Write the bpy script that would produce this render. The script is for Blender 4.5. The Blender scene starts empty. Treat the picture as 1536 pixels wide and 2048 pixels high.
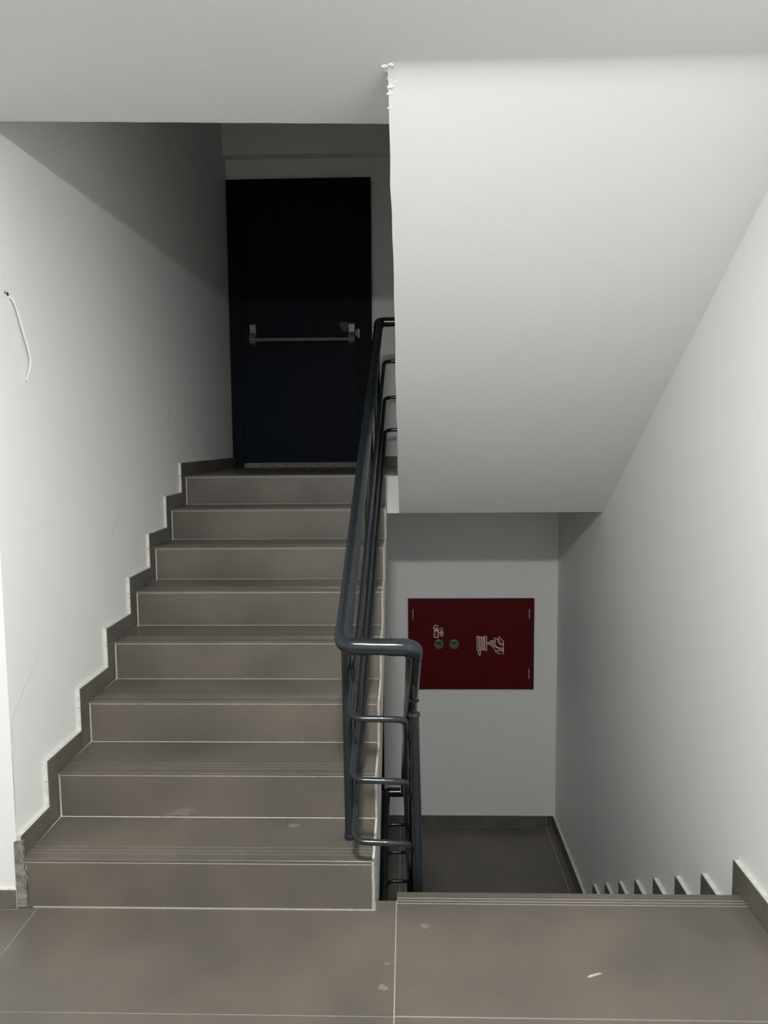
import bpy, math, random
from mathutils import Vector, Matrix
random.seed(7)
S = bpy.context.scene
COL = S.collection

# ------------------------------------------------------------------ camera, world, exposure
F, PITCH, YAW, ROLL = 1547.7, 0.0925, -0.0293, -0.0084
CAM = Vector((0.043, -2.5125, 1.6038))
cd = bpy.data.cameras.new('camera'); cam = bpy.data.objects.new('camera', cd); COL.objects.link(cam)
cd.sensor_fit = 'VERTICAL'; cd.sensor_height = 36.0; cd.sensor_width = 27.0
cd.lens = F / 2048 * 36.0; cd.clip_start = 0.02
fw = Vector((math.sin(YAW) * math.cos(PITCH), math.cos(YAW) * math.cos(PITCH), -math.sin(PITCH)))
rt0 = Vector((math.cos(YAW), -math.sin(YAW), 0)); up0 = rt0.cross(fw)
rt = rt0 * math.cos(ROLL) + up0 * math.sin(ROLL); up = -rt0 * math.sin(ROLL) + up0 * math.cos(ROLL)
cam.matrix_world = Matrix(((rt.x, up.x, -fw.x, CAM.x), (rt.y, up.y, -fw.y, CAM.y), (rt.z, up.z, -fw.z, CAM.z), (0, 0, 0, 1)))
S.camera = cam
w = bpy.data.worlds.new('world'); S.world = w; w.use_nodes = True
w.node_tree.nodes['Background'].inputs[0].default_value = (0, 0, 0, 1)
w.node_tree.nodes['Background'].inputs[1].default_value = 0.0
S.view_settings.view_transform = 'Standard'; S.view_settings.look = 'None'
S.view_settings.exposure = 0.0; S.view_settings.gamma = 1.0; S.view_settings.use_curve_mapping = False
LAMP_POS = (-0.08, -1.66, 2.634); LAMP_EMIT = 655.0; LAMP_COL = (1.0, 0.998, 0.975)

# ------------------------------------------------------------------ main dimensions (metres)
RISE = 0.175; T = 0.3043                      # up flight
L, R = -1.2903, 1.2256                        # skirting face on the left, wall on the right
WL = L - 0.018                                # left wall plane
YB = 3.5176                                   # back wall plane
XE = -0.0746                                  # open side of the up flight
ZU = 8 * RISE                                 # upper landing
Y8 = 7 * T
ZS, YS = 1.1612, 2.178                        # lower front edge of the upper landing slab
ZC = 2.634                                    # ceiling
SLOPE = 0.608
YD, TD = 0.110, 0.287                         # down flight
ZL = -1.515
DZ = [0, -0.208] + [-0.208 - 0.1795 * k for k in range(1, 7)]   # treads 1..7
DZ.append(ZL)
XLEFT, YREAR, ZTOP, ZBOT = -2.7, -3.5, 5.2, -3.2

# ------------------------------------------------------------------ materials
def principled(name):
    m = bpy.data.materials.new(name); m.use_nodes = True
    return m, m.node_tree.nodes, m.node_tree.links, m.node_tree.nodes['Principled BSDF']
def mottled(name, c1, c2, scale, rough, bump=0.0, bscale=60, spec=0.5, detail=4, vary=0.0, metal=0.0):
    m, n, l, b = principled(name)
    tc = n.new('ShaderNodeTexCoord'); geo = n.new('ShaderNodeNewGeometry')
    nz = n.new('ShaderNodeTexNoise'); nz.inputs['Scale'].default_value = scale; nz.inputs['Detail'].default_value = detail
    l.new(geo.outputs['Position'], nz.inputs['Vector'])
    rp = n.new('ShaderNodeValToRGB'); rp.color_ramp.elements[0].position = 0.32; rp.color_ramp.elements[1].position = 0.68
    rp.color_ramp.elements[0].color = (*c1, 1); rp.color_ramp.elements[1].color = (*c2, 1)
    l.new(nz.outputs['Fac'], rp.inputs['Fac'])
    col = rp.outputs['Color']
    if vary:
        oi = n.new('ShaderNodeObjectInfo'); mr = n.new('ShaderNodeMapRange')
        mr.inputs['To Min'].default_value = 1 - vary; mr.inputs['To Max'].default_value = 1 + vary
        l.new(oi.outputs['Random'], mr.inputs['Value'])
        mx = n.new('ShaderNodeVectorMath'); mx.operation = 'SCALE'
        l.new(col, mx.inputs[0]); l.new(mr.outputs['Result'], mx.inputs['Scale']); col = mx.outputs['Vector']
    l.new(col, b.inputs['Base Color'])
    b.inputs['Roughness'].default_value = rough; b.inputs['Specular IOR Level'].default_value = spec
    b.inputs['Metallic'].default_value = metal
    if bump:
        n2 = n.new('ShaderNodeTexNoise'); n2.inputs['Scale'].default_value = bscale; n2.inputs['Detail'].default_value = 3
        l.new(geo.outputs['Position'], n2.inputs['Vector'])
        bp = n.new('ShaderNodeBump'); bp.inputs['Strength'].default_value = bump; bp.inputs['Distance'].default_value = 0.01
        l.new(n2.outputs['Fac'], bp.inputs['Height']); l.new(bp.outputs['Normal'], b.inputs['Normal'])
    return m
M = {}
M['wall'] = mottled('white_wall_paint', (.842, .848, .838), (.868, .872, .864), 1.3, .55, .05, 9, .3)
M['ceil'] = mottled('white_ceiling_paint', (.842, .848, .838), (.868, .872, .864), 1.1, .6, .05, 5, .3)
M['grout'] = mottled('pale_grout', (.55, .55, .51), (.72, .71, .66), 40, .85, .2, 200, .2)
M['joint'] = mottled('grey_joint', (.36, .345, .315), (.46, .445, .41), 60, .85, .1, 200, .2)
M['cement'] = mottled('raw_cement', (.15, .148, .13), (.30, .295, .27), 35, .9, .5, 120, .2)
M['tile'] = mottled('warm_grey_tile', (.104, .094, .081), (.156, .138, .117), 2.3, .33, .02, 150, .5, 6, .05)
M['skirt'] = mottled('grey_skirting_tile', (.100, .093, .080), (.145, .135, .118), 7, .42, .02, 150, .4, 6, .08)
M['paint'] = mottled('dark_blue_grey_gloss_paint', (.0125, .0165, .0195), (.016, .021, .0245), 20, .17, 0, 60, .45)
M['door'] = mottled('dark_navy_door_paint', (.0045, .0085, .0135), (.0055, .0100, .0155), 5, .55, .01, 200, .08)
M['steel'] = mottled('satin_silver_plastic', (.10, .105, .10), (.13, .135, .13), 30, .4, 0, 10, .5)
M['brass'] = mottled('dull_nickel', (.13, .135, .12), (.20, .205, .185), 50, .4, 0, 10, .5, metal=.7)
M['hinge'] = mottled('worn_zinc', (.30, .29, .28), (.36, .35, .34), 50, .5)
M['red'] = mottled('fire_red_enamel', (.088, .0055, .008), (.100, .0062, .009), 6, .42, .01, 80, .12)
M['redbright'] = mottled('bright_red_print', (.22, .012, .016), (.24, .013, .018), 6, .5)
M['print'] = mottled('white_print', (.84, .74, .73), (.90, .80, .79), 60, .6)
M['groove'] = mottled('dusty_groove', (.20, .185, .16), (.27, .25, .22), 30, .8)
M['dull'] = mottled('dull_smear', (.05, .052, .05), (.07, .072, .07), 60, .7)
M['chip'] = mottled('plaster_crumb', (.45, .43, .39), (.52, .50, .46), 60, .8)
M['black'] = mottled('black_parts_and_seam_shade', (.008, .008, .009), (.012, .012, .013), 30, .6)  # small black parts, and shade coloured into the cabinet door gaps
M['cable'] = mottled('white_cable', (.74, .74, .71), (.80, .80, .77), 30, .5)
M['mark'] = mottled('grey_scuff', (.42, .42, .40), (.50, .50, .48), 40, .8)
M['smudge'] = mottled('pale_scuff', (.17, .155, .135), (.20, .185, .16), 60, .7)
m, n, l, b = principled('lamp_diffuser')
b.inputs['Emission Color'].default_value = (*LAMP_COL, 1); b.inputs['Emission Strength'].default_value = LAMP_EMIT
M['lamp'] = m

# ------------------------------------------------------------------ mesh helpers
def obj(name, verts, faces, mat, parent=None, smooth=False, kind=None, label=None, cat=None, group=None):
    me = bpy.data.meshes.new(name); me.from_pydata([tuple(v) for v in verts], [], faces); me.update()
    import bmesh
    bm = bmesh.new(); bm.from_mesh(me); bmesh.ops.recalc_face_normals(bm, faces=bm.faces); bm.to_mesh(me); bm.free()
    if smooth:
        for p in me.polygons: p.use_smooth = True
        bm = bmesh.new(); bm.from_mesh(me)
        for e in bm.edges:
            if len(e.link_faces) == 2 and e.calc_face_angle() > .75: e.smooth = False
        bm.to_mesh(me); bm.free()
    me.materials.append(M[mat])
    o = bpy.data.objects.new(name, me); COL.objects.link(o); o.parent = parent
    tag(o, label, cat, group, kind); return o
def tag(o, label=None, cat=None, group=None, kind=None):
    if label: o['label'] = label
    if cat: o['category'] = cat
    if group: o['group'] = group
    if kind: o['kind'] = kind
    return o
def empty(name, label=None, cat=None, kind=None):
    o = bpy.data.objects.new(name, None); COL.objects.link(o); o.empty_display_size = .1
    return tag(o, label, cat, None, kind)
def prism(name, poly, a0, a1, axis, mat, parent=None, **k):
    # poly: outline in the two other axes (x: (y,z), y: (x,z), z: (x,y)), swept from a0 to a1
    def P(p, a): return {'x': (a, p[0], p[1]), 'y': (p[0], a, p[1]), 'z': (p[0], p[1], a)}[axis]
    nn = len(poly); v = [P(p, a0) for p in poly] + [P(p, a1) for p in poly]
    f = [tuple(range(nn)), tuple(range(2 * nn - 1, nn - 1, -1))] + [(i, (i + 1) % nn, nn + (i + 1) % nn, nn + i) for i in range(nn)]
    return obj(name, v, f, mat, parent, **k)
def box(name, x0, x1, y0, y1, z0, z1, mat, parent=None, bevel=0, **k):
    o = prism(name, [(x0, y0), (x1, y0), (x1, y1), (x0, y1)], z0, z1, 'z', mat, parent, **k)
    if bevel:
        bv = o.modifiers.new('bevel', 'BEVEL'); bv.width = bevel; bv.segments = 2; bv.limit_method = 'ANGLE'
    return o
def fillet(pts, rad, n=8):
    pts = [Vector(p) for p in pts]; rad = rad if isinstance(rad, (list, tuple)) else [rad] * len(pts)
    out = [pts[0]]
    for i in range(1, len(pts) - 1):
        a, p, c = pts[i - 1], pts[i], pts[i + 1]
        d1 = (a - p).normalized(); d2 = (c - p).normalized(); ang = d1.angle(d2)
        if rad[i] <= 0 or ang > 3.1: out.append(p); continue
        t = min(rad[i] / math.tan(ang / 2), (a - p).length * .49, (c - p).length * .49); r = t * math.tan(ang / 2)
        ctr = p + (d1 + d2).normalized() * (r / math.sin(ang / 2))
        s, e = p + d1 * t - ctr, p + d2 * t - ctr; tot = s.angle(e); ax = s.cross(e).normalized()
        for k in range(n + 1): out.append(ctr + Matrix.Rotation(tot * k / n, 3, ax) @ s)
    out.append(pts[-1]); return out
def tube(name, path, r, mat, parent=None, seg=16, **k):
    path = [Vector(p) for p in path]; v = []; f = []
    rs = r if isinstance(r, (list, tuple)) else [r] * len(path)
    t0 = (path[1] - path[0]).normalized()
    nrm = t0.orthogonal().normalized(); prev = t0
    for i, p in enumerate(path):
        if i == 0: t = t0
        elif i == len(path) - 1: t = (path[i] - path[i - 1]).normalized()
        else: t = ((path[i + 1] - p).normalized() + (p - path[i - 1]).normalized()).normalized()
        q = prev.rotation_difference(t); nrm = (q @ nrm).normalized(); prev = t
        bn = t.cross(nrm)
        for s in range(seg):
            a = 2 * math.pi * s / seg; v.append(p + (nrm * math.cos(a) + bn * math.sin(a)) * rs[i])
    for i in range(len(path) - 1):
        for s in range(seg):
            s2 = (s + 1) % seg; f.append((i * seg + s, i * seg + s2, (i + 1) * seg + s2, (i + 1) * seg + s))
    f.append(tuple(range(seg))[::-1]); f.append(tuple((len(path) - 1) * seg + s for s in range(seg)))
    o = obj(name, v, f, mat, parent, True, **k)
    for p_ in o.data.polygons:
        if len(p_.vertices) > 4: p_.use_smooth = False
    return o
def lathe(name, prof, c, mat, parent=None, seg=24, axis='z', **k):
    v = []; f = []
    for (r, h) in prof:
        for s in range(seg):
            a = 2 * math.pi * s / seg; x, y = r * math.cos(a), r * math.sin(a)
            v.append({'z': (c[0] + x, c[1] + y, c[2] + h), 'y': (c[0] + x, c[1] + h, c[2] + y)}[axis])
    for i in range(len(prof) - 1):
        for s in range(seg):
            s2 = (s + 1) % seg; f.append((i * seg + s, i * seg + s2, (i + 1) * seg + s2, (i + 1) * seg + s))
    f.append(tuple(range(seg))[::-1]); f.append(tuple((len(prof) - 1) * seg + s for s in range(seg)))
    return obj(name, v, f, mat, parent, True, **k)
G = 0.0034       # joint width
TH = 0.010      # tile thickness

# ------------------------------------------------------------------ room shell
wall_left = box('wall_left', WL - .2, WL, 0.0, YB, ZBOT, ZTOP, 'wall', kind='structure',
                label='white plastered wall beside the stairs going up, with hanging cable', cat='wall')
wall_front = box('wall_front', XLEFT - .2, WL - .2, 0.0, .2, ZBOT, ZC + .2, 'wall', kind='structure',
                 label='white wall end facing the landing beside the lowest step', cat='wall')
wall_right = box('wall_right', R, R + .2, YREAR, YB, ZBOT, ZTOP, 'wall', kind='structure',
                 label='long white plastered wall beside the stairs going down', cat='wall')
wall_back = box('wall_back', WL - .2, R + .2, YB, YB + .2, ZBOT, ZTOP, 'wall', kind='structure',
                label='white end wall carrying the dark door and red fire cabinet', cat='wall')
wall_rear = box('wall_rear', XLEFT - .2, R + .2, YREAR - .2, YREAR, -.2, ZC + .2, 'wall', kind='structure',
                label='white wall closing the landing opposite the stairs', cat='wall')
wall_side = box('wall_side', XLEFT - .2, XLEFT, YREAR, 0.0, -.2, ZC + .2, 'wall', kind='structure',
                label='white side wall of the landing away from the stairs', cat='wall')
YEL, YER = 0.040, 0.126                       # slab edge is a little out of square
YCR = YS - (ZC - ZS) / SLOPE                  # crease between ceiling and sloping soffit
cpoly = [(XLEFT, YREAR), (R, YREAR), (R, YCR - .05), (0.0, YCR - .05), (0.0, YER)]
for i in range(1, 14):
    t_ = i / 13; cpoly.append((t_ * WL, YER + (YEL - YER) * t_ + random.uniform(-.0025, .0025)))
cpoly += [(WL, 0.0), (XLEFT, 0.0)]
ceiling = prism('ceiling', cpoly, ZC, ZC + .17, 'z', 'ceil', kind='structure',
                label='flat white ceiling over the landing ending above the first step', cat='ceiling')
# shaft is closed at top and bottom; unseen top cap added against world light
box('ceiling', WL - .2, R + .2, -.2, YB + .2, ZTOP, ZTOP + .1, 'ceil', kind='structure', label='added unseen white cap of the stairwell high above the flights', cat='ceiling')
box('floor', WL - .2, R + .2, -.2, YB + .2, ZBOT - .1, ZBOT, 'tile', kind='structure', label='grey floor at the bottom of the stairwell', cat='floor')
# rough plaster at the ceiling corner
for (dx, dy, s) in [(.004, -.03, .011), (-.012, -.022, .009), (.014, -.012, .009), (-.004, .0, .010), (.002, .022, .009), (.018, .03, .007), (.0, .045, .009), (.026, .022, .006), (-.004, .062, .006), (-.005, .10, .005)]:
    dz = min(0, -SLOPE * dy) if dx > -.01 else 0
    vs = []; fs = []
    for i in range(5):
        for j in range(7):
            a, b_ = math.pi * i / 4, 2 * math.pi * j / 7; q = s * random.uniform(.6, 1.15)
            vs.append((.004 + dx + q * 1.5 * math.sin(a) * math.cos(b_), YCR + dy + q * 1.2 * math.sin(a) * math.sin(b_), ZC + dz + q * .5 * math.cos(a)))
    for i in range(4):
        for j in range(7): fs.append((i * 7 + j, i * 7 + (j + 1) % 7, i * 7 + 7 + (j + 1) % 7, i * 7 + 7 + j))
    obj('plaster_lump', vs, fs, 'wall', ceiling)

# beam over the door
beam = box('trim_1', WL, 0.0, YB - .10, YB, 3.72, 4.02, 'wall', kind='structure', label='shallow white beam across the wall above the dark door', cat='beam')

# landing floor: slab with recessed joints, tiles on it
fl = prism('floor', [(XLEFT, YREAR), (R, YREAR), (R, YD - .012), (0.004, YD - .012), (0.004, YD - .012), (0.0, .055), (XE, .055), (XE, -.012), (WL, -.012), (WL, 0.0), (XLEFT, 0.0)],
           -.20, -.0015, 'z', 'joint', kind='structure', label='landing floor of large warm grey tiles with pale joints', cat='floor')
h = G / 2
prism('floor_tile', [(-1.243 + h, -.490 + h), (-h, -.490 + h), (-h, .0555), (XE + .004, .0555), (XE + .004, -G), (-1.243 + h, -G)], -TH, 0, 'z', 'tile', fl)
def grooved(name, y0, y1, nose, z, x0, x1, mat, parent, grooves=(.042, .063, .086), th=.011):
    # tread tile, long axis x; nose = +1 nose at y1, -1 nose at y0; grooves cut across the top
    pts = []
    gw, gd = .0060, .0020
    ys = []
    for g in grooves:
        c = (y1 - g) if nose > 0 else (y0 + g)
        ys += [(c - gw / 2, z), (c - gw / 2 + .0008, z - gd), (c + gw / 2 - .0008, z - gd), (c + gw / 2, z)]
    ys.sort(key=lambda p: p[0])
    e = .0015
    poly = [(y0, z - th), (y0, z - e), (y0 + e, z)] + ys + [(y1 - e, z), (y1, z - e), (y1, z - th)]
    o = prism(name, poly, x0, x1, 'x', mat, parent); o.data.materials.append(M['groove'])
    for p_ in o.data.polygons:
        if abs(p_.center.z - (z - gd)) < 1e-4 and abs(p_.normal.z) > .9: p_.material_index = 1
    return o
grooved('floor_tile', -.490 + h, YD, 1, 0, h, R - .015, 'tile', fl, (.036, .052, .068))
prism('floor_tile', [(XLEFT, -.490 + h), (-1.243 - h, -.490 + h), (-1.243 - h, -.003), (L - .02, -.003), (L - .02, -.016), (XLEFT, -.016)], -TH, 0, 'z', 'tile', fl)
y1 = -.490
while y1 > YREAR + .05:
    y0 = max(y1 - .60, YREAR)
    for xa, xb in ((XLEFT, -1.243), (-1.243, 0.0), (0.0, R - .013)):
        box('floor_tile', xa + h, xb - h, y0 + h, y1 - h, -TH, 0, 'tile', fl)
    y1 -= .60

# ------------------------------------------------------------------ up flight (left)
prof = [(0.0, -.20)]
for i in range(8):
    prof += [(i * T + .0085, i * RISE), (i * T + .0085, (i + 1) * RISE - .0115)]
prof[1] = (.0085, -.0015)
prof[0] = (.0085, -.20)
prof += [(Y8 + .10, ZU - .0115), (Y8 + .10, ZS)]
prof += [(YS, ZS)]
prof += [(.62, -.05), (.40, -.20)]
up = prism('stair_flight', prof, WL, XE, 'x', 'grout', kind='structure', label='flight of grey tiled steps going up to the dark door', cat='stairs')
XT0, XT1 = L + .002, XE - .008
for i in range(8):
    z0, z1 = i * RISE, (i + 1) * RISE
    x0 = XT0 if i else L + .012
    prism('riser', [(i * T, z0 + .004), (i * T + .009, z0 + .004), (i * T + .009, z1 - .0138), (i * T, z1 - .0138)], x0 + .003, XT1 - .002, 'x', 'tile', up)
    if i < 7:
        prism('joint_strip', [(i * T + .0006, z1 - .0138), (i * T + .010, z1 - .0138), (i * T + .010, z1 - .0104), (i * T + .0006, z1 - .0104)], XT0, XT1, 'x', 'joint', up)
        grooved('tread', i * T, (i + 1) * T - .003, -1, z1, XT0, XT1, 'tile', up, th=.0105)
box('joint_strip', L + .03, XE, -.0036, .0084, -.004, .0038, 'joint', up)
# smeared mortar where the lowest riser meets the wall
vs = []; fs = []; N = 14
for k in range(N + 1):
    z = .004 + .235 * k / N
    wdt = (.022 if z < .10 else .014 if z < .17 else .008) + random.uniform(-.006, .006)
    if z > .17: wdt = max(.001, .010 + random.uniform(-.003, .003))
    yy = -.0035 if z < .165 else -.004
    vs += [(WL - .004, yy - .004, z), (WL + .012 + wdt, yy, z), (WL + .012 + wdt, .012, z), (WL - .004, .012, z)]
for k in range(N):
    for s in range(4): fs.append((k * 4 + s, k * 4 + (s + 1) % 4, k * 4 + 4 + (s + 1) % 4, k * 4 + 4 + s))
fs += [(3, 2, 1, 0), (N * 4, N * 4 + 1, N * 4 + 2, N * 4 + 3)]
obj('mortar_smear', vs, fs, 'cement', up)
# ragged plaster edge along the open side of each step
for i in range(8):
    vs = []; fs = []; N = 10
    for k in range(N + 1):
        z = i * RISE + .003 + (RISE - .006) * k / N
        vs += [(XE - .008 + random.uniform(-.0015, .0015), i * T - .001, z), (XE + .000 + random.uniform(0, .0025), i * T - .0015, z), (XE + .001, i * T + .012, z), (XE - .010, i * T + .012, z)]
    for k in range(N):
        for s in range(4): fs.append((k * 4 + s, k * 4 + (s + 1) % 4, k * 4 + 4 + (s + 1) % 4, k * 4 + 4 + s))
    fs += [(3, 2, 1, 0), (N * 4, N * 4 + 1, N * 4 + 2, N * 4 + 3)]
    obj('plaster_edge', vs, fs, 'joint', up)

# ------------------------------------------------------------------ upper landing
ul = box('upper_landing', WL, R, Y8 + .10, YB, ZS, ZU - .0115, 'wall', kind='structure', label='upper landing slab with white underside in front of the dark door', cat='landing')
box('landing_face', XE, R, YS, Y8 + .10, ZS, ZU - .0115, 'wall', ul)
prism('joint_strip', [(Y8 + .0006, ZU - .0146), (Y8 + .010, ZU - .0146), (Y8 + .010, ZU - .0104), (Y8 + .0006, ZU - .0104)], XT0, XT1, 'x', 'joint', up)
grooved('floor_tile', Y8, Y8 + .35 - h, -1, ZU, XT0, XT1, 'tile', ul, th=.0105)
box('floor_tile', -.02, R - .002, YS + .02, Y8 + .35 - h, ZU - .0105, ZU, 'tile', ul)
yy = Y8 + .35
while yy < YB - .02:
    y2 = min(yy + .60, YB - .002)
    for xa, xb in ((L, -.69), (-.69, 0.0), (0.0, .61), (.61, R)):
        box('floor_tile', xa + h, xb - h, yy + h, y2 - h, ZU - .0105, ZU, 'tile', ul)
    yy += .60

# ------------------------------------------------------------------ upper right flight (its sloping underside is seen)
rows = []
pr = [(YS, ZS)]
ny = 26
yc0 = YCR + .07
for k in range(1, ny + 1):
    y = YS + (yc0 - YS) * k / ny; pr.append((y, ZS + SLOPE * (YS - y)))
a = Vector((yc0, ZS + SLOPE * (YS - yc0))); b_ = Vector((YCR, ZC)); c_ = Vector((YCR - .05, ZC))
for k in range(1, 9):
    t_ = k / 8; q = a * (1 - t_) ** 2 + b_ * 2 * t_ * (1 - t_) + c_ * t_ ** 2; pr.append((q.x, q.y))
vs = []; fs = []
for k, (y, z) in enumerate(pr):
    j = random.uniform(-.003, .003) if 0 < k < ny else 0
    topz = max(z + .02, min(z + .24, ZC + .17)) if k <= ny else ZC + .17
    zt = z + .26 if k <= ny - 2 else ZC + .17
    vs += [(-.002 + j, y, z), (R, y, z), (R, y, zt), (-.002 + j, y, zt)]
for k in range(len(pr) - 1):
    for s in range(4): fs.append((k * 4 + s, k * 4 + (s + 1) % 4, k * 4 + 4 + (s + 1) % 4, k * 4 + 4 + s))
fs += [(3, 2, 1, 0), tuple((len(pr) - 1) * 4 + s for s in range(4))]
up2 = obj('stair_flight', vs, fs, 'wall', kind='structure', label='white sloping underside of the next flight above the descending steps', cat='stairs')
for i in range(8):
    y = YS - i * .288; z = ZU + i * RISE
    prism('tread', [(y, z - .02), (y, z + RISE), (y - .288, z + RISE), (y - .288, z + RISE - .02)], .03, R - .001, 'x', 'tile', up2)
import bmesh
_b = bmesh.new(); _b.from_mesh(up2.data)
for e in _b.edges:
    if len(e.link_faces) == 2 and e.calc_face_angle() > .5: e.smooth = False
_b.to_mesh(up2.data); _b.free()
for p_ in up2.data.polygons:
    if p_.center.x > .3 and p_.normal.z < -.3: p_.use_smooth = True

# next flight on the left above, closing the view up the stairwell
f4 = prism('stair_flight', [(.15, ZC + .17), (.15, ZC + .32), (Y8, ZU + 2.8), (YB, ZU + 2.8), (YB, ZU + 2.57), (YS, ZU + 2.57)], WL, XE, 'x', 'wall', kind='structure',
           label='white underside of the flight one storey higher above the dark door', cat='stairs')

# ------------------------------------------------------------------ down flight (right)
prof = [(YD - .012, -.0015)]
for k in range(1, 8):
    yk = YD + (k - 1) * TD - .012
    prof += [(yk, DZ[k] - .0115), (yk + TD, DZ[k] - .0115)]
ylast = YD + 7 * TD
prof += [(ylast - .012, ZL - .02), (ylast - .012, ZL - .20), (ylast - .35, ZL - .20), (YD - .012, -.36)]
dn = prism('stair_flight', prof, 0.004, R, 'x', 'grout', kind='structure', label='flight of grey tiled steps going down to the fire cabinet', cat='stairs')
for k in range(1, 9):
    yk = YD + (k - 1) * TD
    prism('riser', [(yk - .001, DZ[k] + .003), (yk - .010, DZ[k] + .003), (yk - .010, DZ[k - 1] - .0145), (yk - .001, DZ[k - 1] - .0145)], .012, R - .015, 'x', 'tile', dn)
    if k < 8:
        grooved('tread', yk + .002, yk + TD, 1, DZ[k], .010, R - .015, 'tile', dn, (.036, .052, .068), th=.0105)

# lower landing
YLL = ylast - .012
ll = box('lower_landing', WL, R, YLL, YB, ZL - .22, ZL - .0015, 'grout', kind='structure', label='dim lower landing floor of grey tiles below the fire cabinet', cat='landing')
for xa, xb in ((WL, -.64), (-.64, -.02), (-.02, .055), (.055, 1.155), (1.155, R - .013)):
    for ya, yb in ((YLL, 2.32), (2.32, 3.30), (3.30, YB - .013)):
        box('floor_tile', xa + .0015, xb - .0015, ya + .0015, yb - .0015, ZL - TH, ZL, 'tile', ll)
# flight that goes on down, under the up flight
pf = [(YLL, ZL - .0115)]
for k in range(1, 8): pf += [(YLL - (k - 1) * .29, ZL - .175 * k), (YLL - k * .29, ZL - .175 * k)]
pf += [(YLL - 7 * .29, ZL - 1.45), (YLL, ZL - .22)]
prism('stair_flight', pf, WL, XE - .02, 'x', 'tile', kind='structure', label='flight of grey steps going on down beneath the ascending flight', cat='stairs')

# ------------------------------------------------------------------ skirtings: dark tile face on a pale mortar bed
def skirt_x(parent, poly, wall, face, mat='skirt'):
    # piece on a wall of constant x; wall = wall plane, face = exposed plane
    s = 1 if face > wall else -1
    prism('mortar_bed', poly, wall, face - s * .0035, 'x', 'grout', parent)
    ys = [p[0] for p in poly]; zs = [p[1] for p in poly]
    a0, a1, b0, b1 = min(ys) + .0008, max(ys) - .0008, min(zs) + .0015, max(zs) - .0012
    prism('skirting_tile', [(a0, b0), (a1, b0), (a1, b1), (a0, b1)], face - s * .0034, face, 'x', mat, parent)
def rect(y0, y1, z0, z1): return [(y0, z0), (y1, z0), (y1, z1), (y0, z1)]
SK, SE = .080, .085
bl = empty('baseboard_left', 'stepped grey tile skirting climbing the wall beside the rising steps', 'skirting', 'structure')
for i in range(1, 9):
    yi = (i - 1) * T; zi = i * RISE
    if i > 1: skirt_x(bl, rect(yi - SE, yi - .0045, zi - RISE + .003, zi + .0), WL, L)
    ya = yi - SE if i > 1 else .004
    if i < 8: skirt_x(bl, rect(ya, yi + T - SE, zi + .002, zi + SK), WL, L)
    else: skirt_x(bl, rect(ya, YB - .012, zi + .002, zi + SK), WL, L)
br = empty('baseboard_right', 'stepped grey tile skirting descending along the wall beside the lower steps', 'skirting', 'structure')
SR = .060
for y0, y1 in ((YREAR, -2.29), (-2.29, -1.69), (-1.69, -1.09), (-1.09, -.49), (-.49, YD + SR)):
    skirt_x(br, rect(y0, y1, .002, .096), R, R - .020)
for k in range(1, 9):
    yk = YD + (k - 1) * TD
    skirt_x(br, rect(yk + .002, yk + SR, DZ[k] + .085, DZ[k - 1] + .002), R, R - .020)
    if k < 8: skirt_x(br, rect(yk + .002, yk + TD + SR, DZ[k] + .002, DZ[k] + .085), R, R - .020)
    else:
        skirt_x(br, rect(yk + .002, 2.32, ZL + .002, ZL + .092), R, R - .020)
        skirt_x(br, rect(2.32, 3.30, ZL + .002, ZL + .092), R, R - .020)
        skirt_x(br, rect(3.30, YB, ZL + .002, ZL + .092), R, R - .020)
def skirt_y(parent, x0, x1, z0, z1, wall):
    box('mortar_bed', x0, x1, wall - .009, wall, z0, z1, 'grout', parent)
    box('skirting_tile', x0 + .001, x1 - .001, wall - .013, wall - .0091, z0, z1 - .001, 'skirt', parent)
bb = empty('baseboard_back', 'straight grey tile skirting along the foot of the end wall', 'skirting', 'structure')
for xa, xb in ((WL, -.64), (-.64, -.01), (-.01, .055), (.055, 1.155), (1.155, R - .0135)): skirt_y(bb, xa, xb, ZL + .002, ZL + .092, YB)
bu = empty('baseboard_landing', 'short grey skirting on the upper landing right of the dark door', 'skirting', 'structure')
for xa, xb in ((-.205, .40), (.40, 1.0), (1.0, R)): skirt_y(bu, xa, xb, ZU + .002, ZU + .080, YB)
bf = empty('baseboard_front', 'low grey skirting on the wall end beside the lowest step', 'skirting', 'structure')
for xa, xb in ((XLEFT, -1.92), (-1.92, WL - .004)): skirt_y(bf, xa, xb, .002, .068, 0.0)

# ------------------------------------------------------------------ door with panic bar
D = empty('door_1', 'dark navy metal fire door with silver push bar', 'door', 'structure')
DX0, DX1, DZT = -1.303, -.2145, 3.566
DI0, DI1 = -1.205, -.318
yf = YB - .035
prism('door_frame', [(DX0, ZU), (DI0 - .012, ZU), (DI0 - .012, DZT - .115), (DI1 + .012, DZT - .115), (DI1 + .012, ZU), (DX1, ZU), (DX1, DZT), (DX0, DZT)], yf, YB, 'y', 'door', D)
prism('rebate', [(DI0 - .012, ZU), (DI0 + .002, ZU), (DI0 + .002, DZT - .129), (DI1 - .002, DZT - .129), (DI1 - .002, ZU), (DI1 + .012, ZU), (DI1 + .012, DZT - .115), (DI0 - .012, DZT - .115)], yf + .016, YB, 'y', 'door', D)
leaf = box('door_leaf', DI0, DI1, yf + .012, YB - .001, ZU + .038, DZT - .127, 'door', D, bevel=.002)
box('threshold', DI0 - .012, DI1 + .012, YB - .028, YB, ZU, ZU + .034, 'cement', D)
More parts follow.
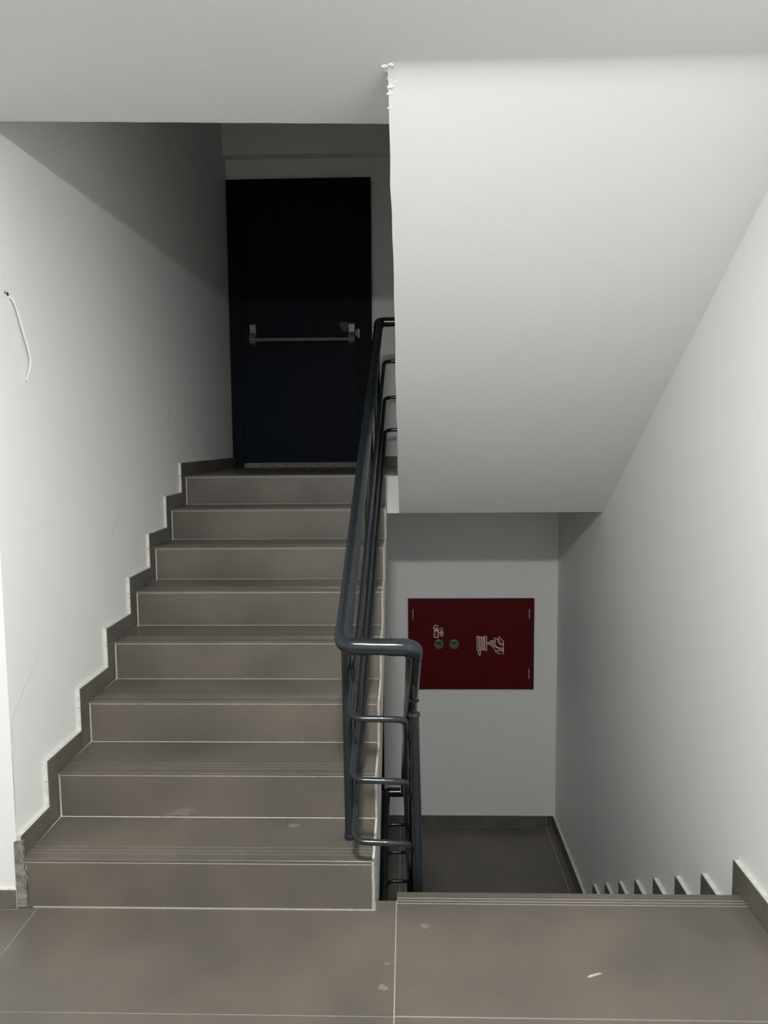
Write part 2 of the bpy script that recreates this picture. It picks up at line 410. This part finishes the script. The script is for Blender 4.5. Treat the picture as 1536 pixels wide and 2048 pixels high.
for x in (-1.120, -.366):
    s = 1 if x < -.7 else -1
    br_ = prism('push_bar_bracket', [(yf + .012, 2.330), (yf - .050, 2.345), (yf - .062, 2.375), (yf - .050, 2.405), (yf - .030, 2.420), (yf - .030, 2.490), (yf + .012, 2.497)], x - .025, x + .025, 'x', 'steel', leaf)
    bv = br_.modifiers.new('bevel', 'BEVEL'); bv.width = .004; bv.segments = 2
    box('cover_plate', x - .022, x + .022, yf - .033, yf - .0295, 2.428, 2.482, 'brass', br_)
    lathe('screw', [(.005, 0), (.005, -.002), (.002, -.003)], (x, yf - .052, 2.402), 'black', br_, 10, 'y')
tube('push_bar', [(-1.118, yf - .048, 2.372), (-.368, yf - .048, 2.369)], .0155, 'steel', leaf, 14)
box('latch_head', -.338, -.318, yf - .022, yf + .012, 2.395, 2.440, 'steel', leaf, bevel=.002)
box('strike_plate', -.322, -.308, yf - .008, yf + .001, 2.385, 2.450, 'brass', D)
vs = [(-.425 + .032 * math.cos(a) * (1 + .25 * math.sin(3 * a)), 2.470 + .045 * math.sin(a) * (1 + .2 * math.cos(2 * a))) for a in [2 * math.pi * k / 18 for k in range(18)]]
prism('scuff_mark', vs, yf + .0113, yf + .0121, 'y', 'dull', leaf)

# ------------------------------------------------------------------ fire cabinet
CX0, CX1, CZ0, CZ1 = .050, 1.041, -.371, .358
FC = empty('fire_cabinet', 'dark red two-door fire hose cabinet set in the white end wall', 'cabinet')
FC.location = (.545, YB, CZ0)
bpy.context.view_layer.update()
def fcpart(o):
    o.matrix_parent_inverse = FC.matrix_world.inverted(); return o
yc = YB - .022
fb = .034
fcpart(prism('cabinet_frame', [(CX0, CZ0), (CX1, CZ0), (CX1, CZ1), (CX0, CZ1)], yc + .006, YB, 'y', 'black', FC))  # backing plate coloured black to paint shade into the door seams
for nm, (x0, x1, z0, z1) in {'a': (CX0, CX1, CZ1 - fb, CZ1), 'b': (CX0, CX1, CZ0, CZ0 + fb), 'c': (CX0, CX0 + fb + .003, CZ0 + fb, CZ1 - fb), 'd': (CX1 - fb - .003, CX1, CZ0 + fb, CZ1 - fb)}.items():
    fcpart(box('frame_rail', x0, x1, yc, yc + .0061, z0, z1, 'red', FC, bevel=.0012))
XS = .348
d1 = fcpart(box('cabinet_door', CX0 + fb + .007, XS - .003, yc - .002, yc + .0061, CZ0 + fb - .008, CZ1 - fb - .003, 'red', FC, bevel=.0012))
d2 = fcpart(box('cabinet_door', XS + .003, CX1 - fb - .008, yc - .002, yc + .0061, CZ0 + fb + .003, CZ1 - fb - .003, 'red', FC, bevel=.0012))
yp = yc - .002
for x, zc in ((CX0 + fb + .004, .235), (CX0 + fb + .004, -.245), (CX1 - fb - .005, .235), (CX1 - fb - .005, -.245)):
    fcpart(tube('hinge', [(x, yc - .002, zc - .040), (x, yc - .002, zc + .040)], .0050, 'hinge', FC, 10))
for x, dd in ((.291, d1), (.412, d2)):
    la = lathe('latch', [(.040, 0), (.040, -.004), (.036, -.006), (.035, -.003), (.001, -.003)], (x, yp, -.008), 'brass', dd, 28, 'y')
    prism('latch_pull', [(x - .028, -.001), (x - .014, .012), (x, .007), (x + .014, .012), (x + .028, -.001), (x + .014, .002), (x, -.004), (x - .014, .002)], yp - .0055, yp - .002, 'y', 'black', la)
    prism('latch_slot', [(x - .030, -.012), (x + .030, -.012), (x + .022, -.034), (x - .022, -.034)], yp - .0045, yp - .002, 'y', 'steel', la)
def C(x, y):      # sketch units on the doors -> metres
    return (.050 + (24 + .15625 * x) * .003935, .355 - (1 + .15625 * y) * .00402)
def ribbon(name, pts, wid, parent, mat='print', closed=False):
    P = [Vector(C(*p)) for p in pts]; n_ = len(P); v = []; f = []
    for i, p in enumerate(P):
        a = P[i - 1] if (i or closed) else p; c = P[(i + 1) % n_] if (i < n_ - 1 or closed) else p
        d = (c - a).normalized(); nn = Vector((-d.y, d.x)) * wid / 2
        for q, y in ((p + nn, yp + .0001), (p - nn, yp + .0001), (p - nn, yp - .0007), (p + nn, yp - .0007)): v.append((q.x, y, q.y))
    for i in range(n_ if closed else n_ - 1):
        j = (i + 1) % n_
        for s in range(4): f.append((i * 4 + s, i * 4 + (s + 1) % 4, j * 4 + (s + 1) % 4, j * 4 + s))
    if not closed: f += [(3, 2, 1, 0), tuple((n_ - 1) * 4 + s for s in range(4))]
    return obj(name, v, f, mat, parent)
def arc(cx, cy, r, a0=0, a1=360, n=20): return [(cx + r * math.cos(math.radians(a0 + (a1 - a0) * k / n)), cy + r * math.sin(math.radians(a0 + (a1 - a0) * k / n))) for k in range(n + (a1 - a0 < 360))]
W1, W2 = .0050, .0034
reel = [
    ([(728, 470), (734, 464), (748, 466), (751, 478), (755, 650), (745, 655), (734, 650), (732, 640)], True, W1),
    ([(826, 468), (836, 463), (848, 468), (850, 480), (854, 645), (846, 656), (834, 650), (830, 640)], True, W1),
    ([(751, 478), (826, 478)], False, W1), ([(772, 640), (832, 640)], False, W1),
    ([(748, 650), (752, 700), (760, 712), (772, 706), (771, 640)], False, W1), ([(756, 690), (768, 690)], False, W2),
    ([(850, 546), (889, 546)], False, W1), ([(850, 566), (889, 566)], False, W1),
    (arc(925, 556, 36), True, W1), (arc(925, 556, 18, n=14), True, W2), ([(925, 536), (925, 576)], False, W2), ([(905, 556), (945, 556)], False, W2),
    ([(960, 545), (962, 515), (945, 488), (980, 496), (1000, 520), (1004, 548), (1030, 574), (1066, 582)], False, W1),
    ([(1000, 520), (1004, 495), (1008, 470), (1034, 502), (1066, 530), (1068, 694), (1010, 688), (972, 668), (956, 638), (985, 650), (1030, 655), (1066, 652)], False, W1),
    ([(960, 575), (985, 605), (1030, 618), (1064, 622)], False, W1), ([(1008, 510), (1024, 548), (1066, 568)], False, W2),
    ([(950, 628), (930, 605), (968, 600), (1000, 625), (1040, 640), (1066, 642)], False, W1)]
for x in (765, 778, 791, 804, 816): reel.append(([(x, 482), (x + 2, 638)], False, W2))
for pts, cl, wd in reel: ribbon('hose_reel_symbol', pts, wd, d2, 'print', cl)
ext = [([(182, 388), (190, 372), (226, 372), (234, 386), (236, 476), (230, 481), (186, 481), (181, 474)], True, W1),
       ([(178, 372), (170, 362), (174, 345), (190, 328), (205, 322), (224, 332), (229, 342)], False, W1), ([(196, 352), (194, 368)], False, W1), ([(216, 350), (218, 366)], False, W1),
       ([(238, 372), (262, 366), (258, 392), (280, 396), (244, 425)], False, W2), ([(262, 366), (282, 360), (292, 378), (284, 398), (266, 420), (246, 432)], False, W2),
       ([(258, 440), (280, 420), (294, 398), (296, 432), (292, 468), (268, 468), (256, 452), (272, 436)], False, W2), ([(272, 462), (282, 436), (294, 418)], False, W2)]
for pts, cl, wd in ext: ribbon('extinguisher_symbol', pts, wd, d1, 'print', cl)
prism('symbol_fill', [C(*p) for p in [(186, 408), (232, 408), (232, 476), (186, 476)]], yp - .0004, yp + .0001, 'y', 'redbright', d1)
prism('symbol_fill', [C(*p) for p in [(190, 384), (228, 384), (228, 404), (190, 404)]], yp - .0006, yp + .0001, 'y', 'print', d1)

# ------------------------------------------------------------------ tube railing round the stairwell
RL = empty('stair_railing', 'dark blue-grey tubular steel railing winding between the stair flights', 'railing')
HR, ER = .0275, .0290
H = [(-.105, .55, -1.62), (-.100, 2.20, -.615), (.022, 2.20, -.615), (.066, -.04, .930), (-.170, -.04, .935), (-.118, 2.27, 2.318), (.065, 2.27, 2.318), (.065, 1.60, 2.72)]
H = [Vector(p) for p in H]
def bend(p, a, c, rad):     # tangent points of a rounded corner
    d1, d2 = (a - p).normalized(), (c - p).normalized(); t = rad / math.tan(d1.angle(d2) / 2)
    t = min(t, (a - p).length * .45, (c - p).length * .45); return p + d1 * t, p + d2 * t
RB = .062
ends = [(H[0], H[0])]
for i in range(1, len(H) - 1):
    s, e = bend(H[i], H[i - 1], H[i + 1], RB); ends.append((s, e))
    ds = (H[i - 1] - H[i]).normalized() * .018; de = (H[i + 1] - H[i]).normalized() * .018
    if (H[i - 1] - H[i]).length < .2: ds *= .2
    if (H[i + 1] - H[i]).length < .2: de *= .2
    el = tube('elbow', fillet([s + ds, H[i], e + de], RB, 10), ER, 'paint', RL, 20)
    tube('weld', [s + ds - ds.normalized() * .0015, s + ds + ds.normalized() * .0015], ER + .0007, 'paint', el, 20)
    tube('weld', [e + de - de.normalized() * .0015, e + de + de.normalized() * .0015], ER + .0007, 'paint', el, 20)
ends.append((H[-1], H[-1]))
for i in range(len(H) - 1): tube('handrail', [ends[i][1], ends[i + 1][0]], HR, 'paint', RL, 20)
MR = .0108
MID = [[(-.105, .55, -1.84), (-.098, 2.20, -.828), (.036, 2.20, -.828), (.034, -.05, .692), (-.147, -.05, .695), (-.088, 2.25, 2.080), (.05, 2.25, 2.080), (.05, 1.60, 2.47)],
       [(-.105, .55, -2.03), (-.098, 2.20, -1.013), (.038, 2.20, -1.013), (.036, -.05, .480), (-.143, -.05, .486), (-.086, 2.25, 1.863), (.05, 2.25, 1.863), (.05, 1.60, 2.25)],
       [(-.105, .55, -2.22), (-.098, 2.20, -1.207), (.044, 2.20, -1.207), (.042, -.05, .266), (-.140, -.05, .273), (-.084, 2.25, 1.666), (.05, 2.25, 1.666), (.05, 1.60, 2.05)]]
for P in MID:
    mr = tube('mid_rail', fillet(P, .040, 8), MR, 'paint', RL, 14)
    c0, c1 = Vector(P[3]), Vector(P[4]); c = c0.lerp(c1, .42); d = (c1 - c0).normalized()
    tube('sleeve', [c - d * .004, c + d * .004], MR + .0012, 'paint', mr, 14)
def lerp_rail(A, B, y):
    t = (y - A.y) / (B.y - A.y); return A.lerp(B, t)
def post(x, y, z0, A, B, drop, tilt=0.0, r=.0178):
    hp = lerp_rail(A, B, y); zt = hp.z - drop
    po = tube('post', [(x, y, z0), (x - tilt, y, zt)], r, 'paint', RL, 18)
    lathe('base_ring', [(r + .002, 0), (r + .003, .003), (r + .003, .016), (r + .001, .020)], (x, y, z0), 'paint', po, 18)
    lathe('cap', [(r + .001, -.012), (r + .0042, -.010), (r + .0042, -.001), (r + .001, .003), (.010, .005), (.009, .020), (.0065, .022)], (x - tilt, y, zt), 'paint', po, 18)
    cx = x - tilt
    tube('bracket_rod', [(cx, y, zt + .018), (cx, y, zt + .040), (hp.x, y, hp.z - HR * .6)], .0065, 'paint', po, 10)
    tube('bracket_arm', [(cx - .018, y, zt + .050), (cx, y, zt + .036), (cx + .018, y, zt + .050)], .0042, 'paint', po, 8)
U0, U1 = H[4], H[5]; E0, E1 = H[3], H[2]; W0, W1_ = H[0], H[1]
post(-.167, .155, RISE, U0, U1, .13, .006)
post(-.150, 1.36, 5 * RISE, U0, U1, .13)
post(-.130, 2.185, ZU, U0, U1, .13)
tube('tall_post', [(-.124, 2.245, ZL), (-.124, 2.245, ZS)], .0185, 'paint', RL, 18)
post(.082, .22, DZ[1], E0, E1, .135, .016)
post(.060, 1.10, DZ[4], E0, E1, .125)
post(.050, 1.98, DZ[7], E0, E1, .125)

# ------------------------------------------------------------------ ceiling lamp of the landing (behind the frame's top edge)
LP = empty('ceiling_lamp', 'small round white lamp fixed flat to the landing ceiling', 'lamp')
lx, ly, lz = LAMP_POS
lathe('lamp_base', [(.128, 0), (.128, -.003), (.120, -.005)], (lx, ly, lz), 'cable', LP, 32)
lathe('diffuser', [(.118, -.0051), (.117, -.020), (.108, -.030), (.084, -.036), (.048, -.039), (.010, -.040)], (lx, ly, lz), 'lamp', LP, 32)

# ------------------------------------------------------------------ small things
wx = WL
CB = empty('loose_cable', 'thin white cable hanging loose from a hole in the wall', 'cable')
pts = [(wx + .001, .140, 2.100), (wx + .012, .150, 2.090), (wx + .016, .172, 2.050), (wx + .019, .192, 2.000), (wx + .021, .222, 1.940), (wx + .018, .240, 1.900), (wx + .012, .240, 1.860), (wx + .004, .232, 1.826)]
def smooth(pts, n=5):
    P = [Vector(p) for p in pts]; out = []
    for i in range(len(P) - 1):
        p0, p1, p2, p3 = P[max(i - 1, 0)], P[i], P[i + 1], P[min(i + 2, len(P) - 1)]
        for k in range(n):
            t = k / n; out.append(.5 * ((2 * p1) + (p2 - p0) * t + (2 * p0 - 5 * p1 + 4 * p2 - p3) * t * t + (3 * p1 - p0 - 3 * p2 + p3) * t ** 3))
    return out + [P[-1]]
tube('cable_sheath', smooth(pts), .0028, 'cable', CB, 10)
for (y, z, r) in ((.136, 2.109, .0062), (.119, 2.110, .0034)):
    prism('hole', [(y + r * math.cos(a) * 1.2, z + r * math.sin(a)) for a in [2 * math.pi * k / 12 for k in range(12)]], wx - .001, wx + .0008, 'x', 'black', CB)
prism('chipped_plaster', [(.113 + random.uniform(-.003, .003), 2.122), (.108, 2.112), (.112, 2.101), (.130, 2.098), (.146, 2.103), (.150, 2.112), (.140, 2.119)], wx - .001, wx + .0004, 'x', 'cable', CB)
# hairline marks in the wall plaster
def mark(path, wds, mat='mark'):
    v = []; f = []; P = smooth([(p[0], p[1], 0) for p in path], 4); n_ = len(P)
    for i, p in enumerate(P):
        w_ = wds * (.35 + .65 * math.sin(math.pi * (i + .5) / n_)); v += [(wx - .001, p.x - w_, p.y), (wx + .0006, p.x - w_, p.y), (wx + .0006, p.x + w_, p.y), (wx - .001, p.x + w_, p.y)]
    for i in range(n_ - 1):
        for s in range(4): f.append((i * 4 + s, i * 4 + (s + 1) % 4, i * 4 + 4 + (s + 1) % 4, i * 4 + 4 + s))
    f += [(3, 2, 1, 0), tuple((n_ - 1) * 4 + s for s in range(4))]
    return obj('hairline_crack', v, f, mat, wall_left)
M['faint'] = mottled('faint_crack', (.60, .60, .58), (.66, .66, .64), 30, .8)
mark([(.012, .58), (.016, .66), (.116, .753), (.19, .81), (.261, .858), (.362, .909)], .004, 'faint')
mark([(.391, .893), (.46, .916), (.50, .95)], .003, 'faint')
mark([(.973, 1.147), (1.00, 1.21), (1.06, 1.262), (1.143, 1.30)], .0045, 'faint')
mark([(1.869, 1.705), (1.90, 1.76), (1.959, 1.828)], .004)
mark([(.006, .33), (.005, .40), (.004, .47), (.006, .56)], .0022)
prism('cement_smear', [(-.905, .178), (-.885, .190), (-.850, .196), (-.835, .208), (-.800, .212), (-.770, .201), (-.790, .194), (-.800, .180), (-.850, .183)], T - .0006, T + .001, 'y', 'smudge', up)
prism('cement_smear', [(-.405, .238), (-.388, .230), (-.366, .236), (-.362, .250), (-.380, .258), (-.400, .252)], RISE - .001, RISE + .0005, 'z', 'smudge', up)
chip = prism('plaster_chip', [(.575, -.322), (.583, -.316), (.612, -.305), (.622, -.306), (.605, -.314), (.585, -.323)], .0, .003, 'z', 'chip',
             label='tiny white plaster chip lying on the landing tile', cat='chip')
for cx, cy, s in ((.095, -.085, .016), (-.025, -.27, .008), (-.035, -.375, .014)):
    prism('scuff_mark', [(cx + s * 1.2 * math.cos(a) * random.uniform(.6, 1.1), cy + s * math.sin(a) * random.uniform(.6, 1.1)) for a in [2 * math.pi * k / 11 for k in range(11)]], -.001, .0003, 'z', 'smudge', fl)
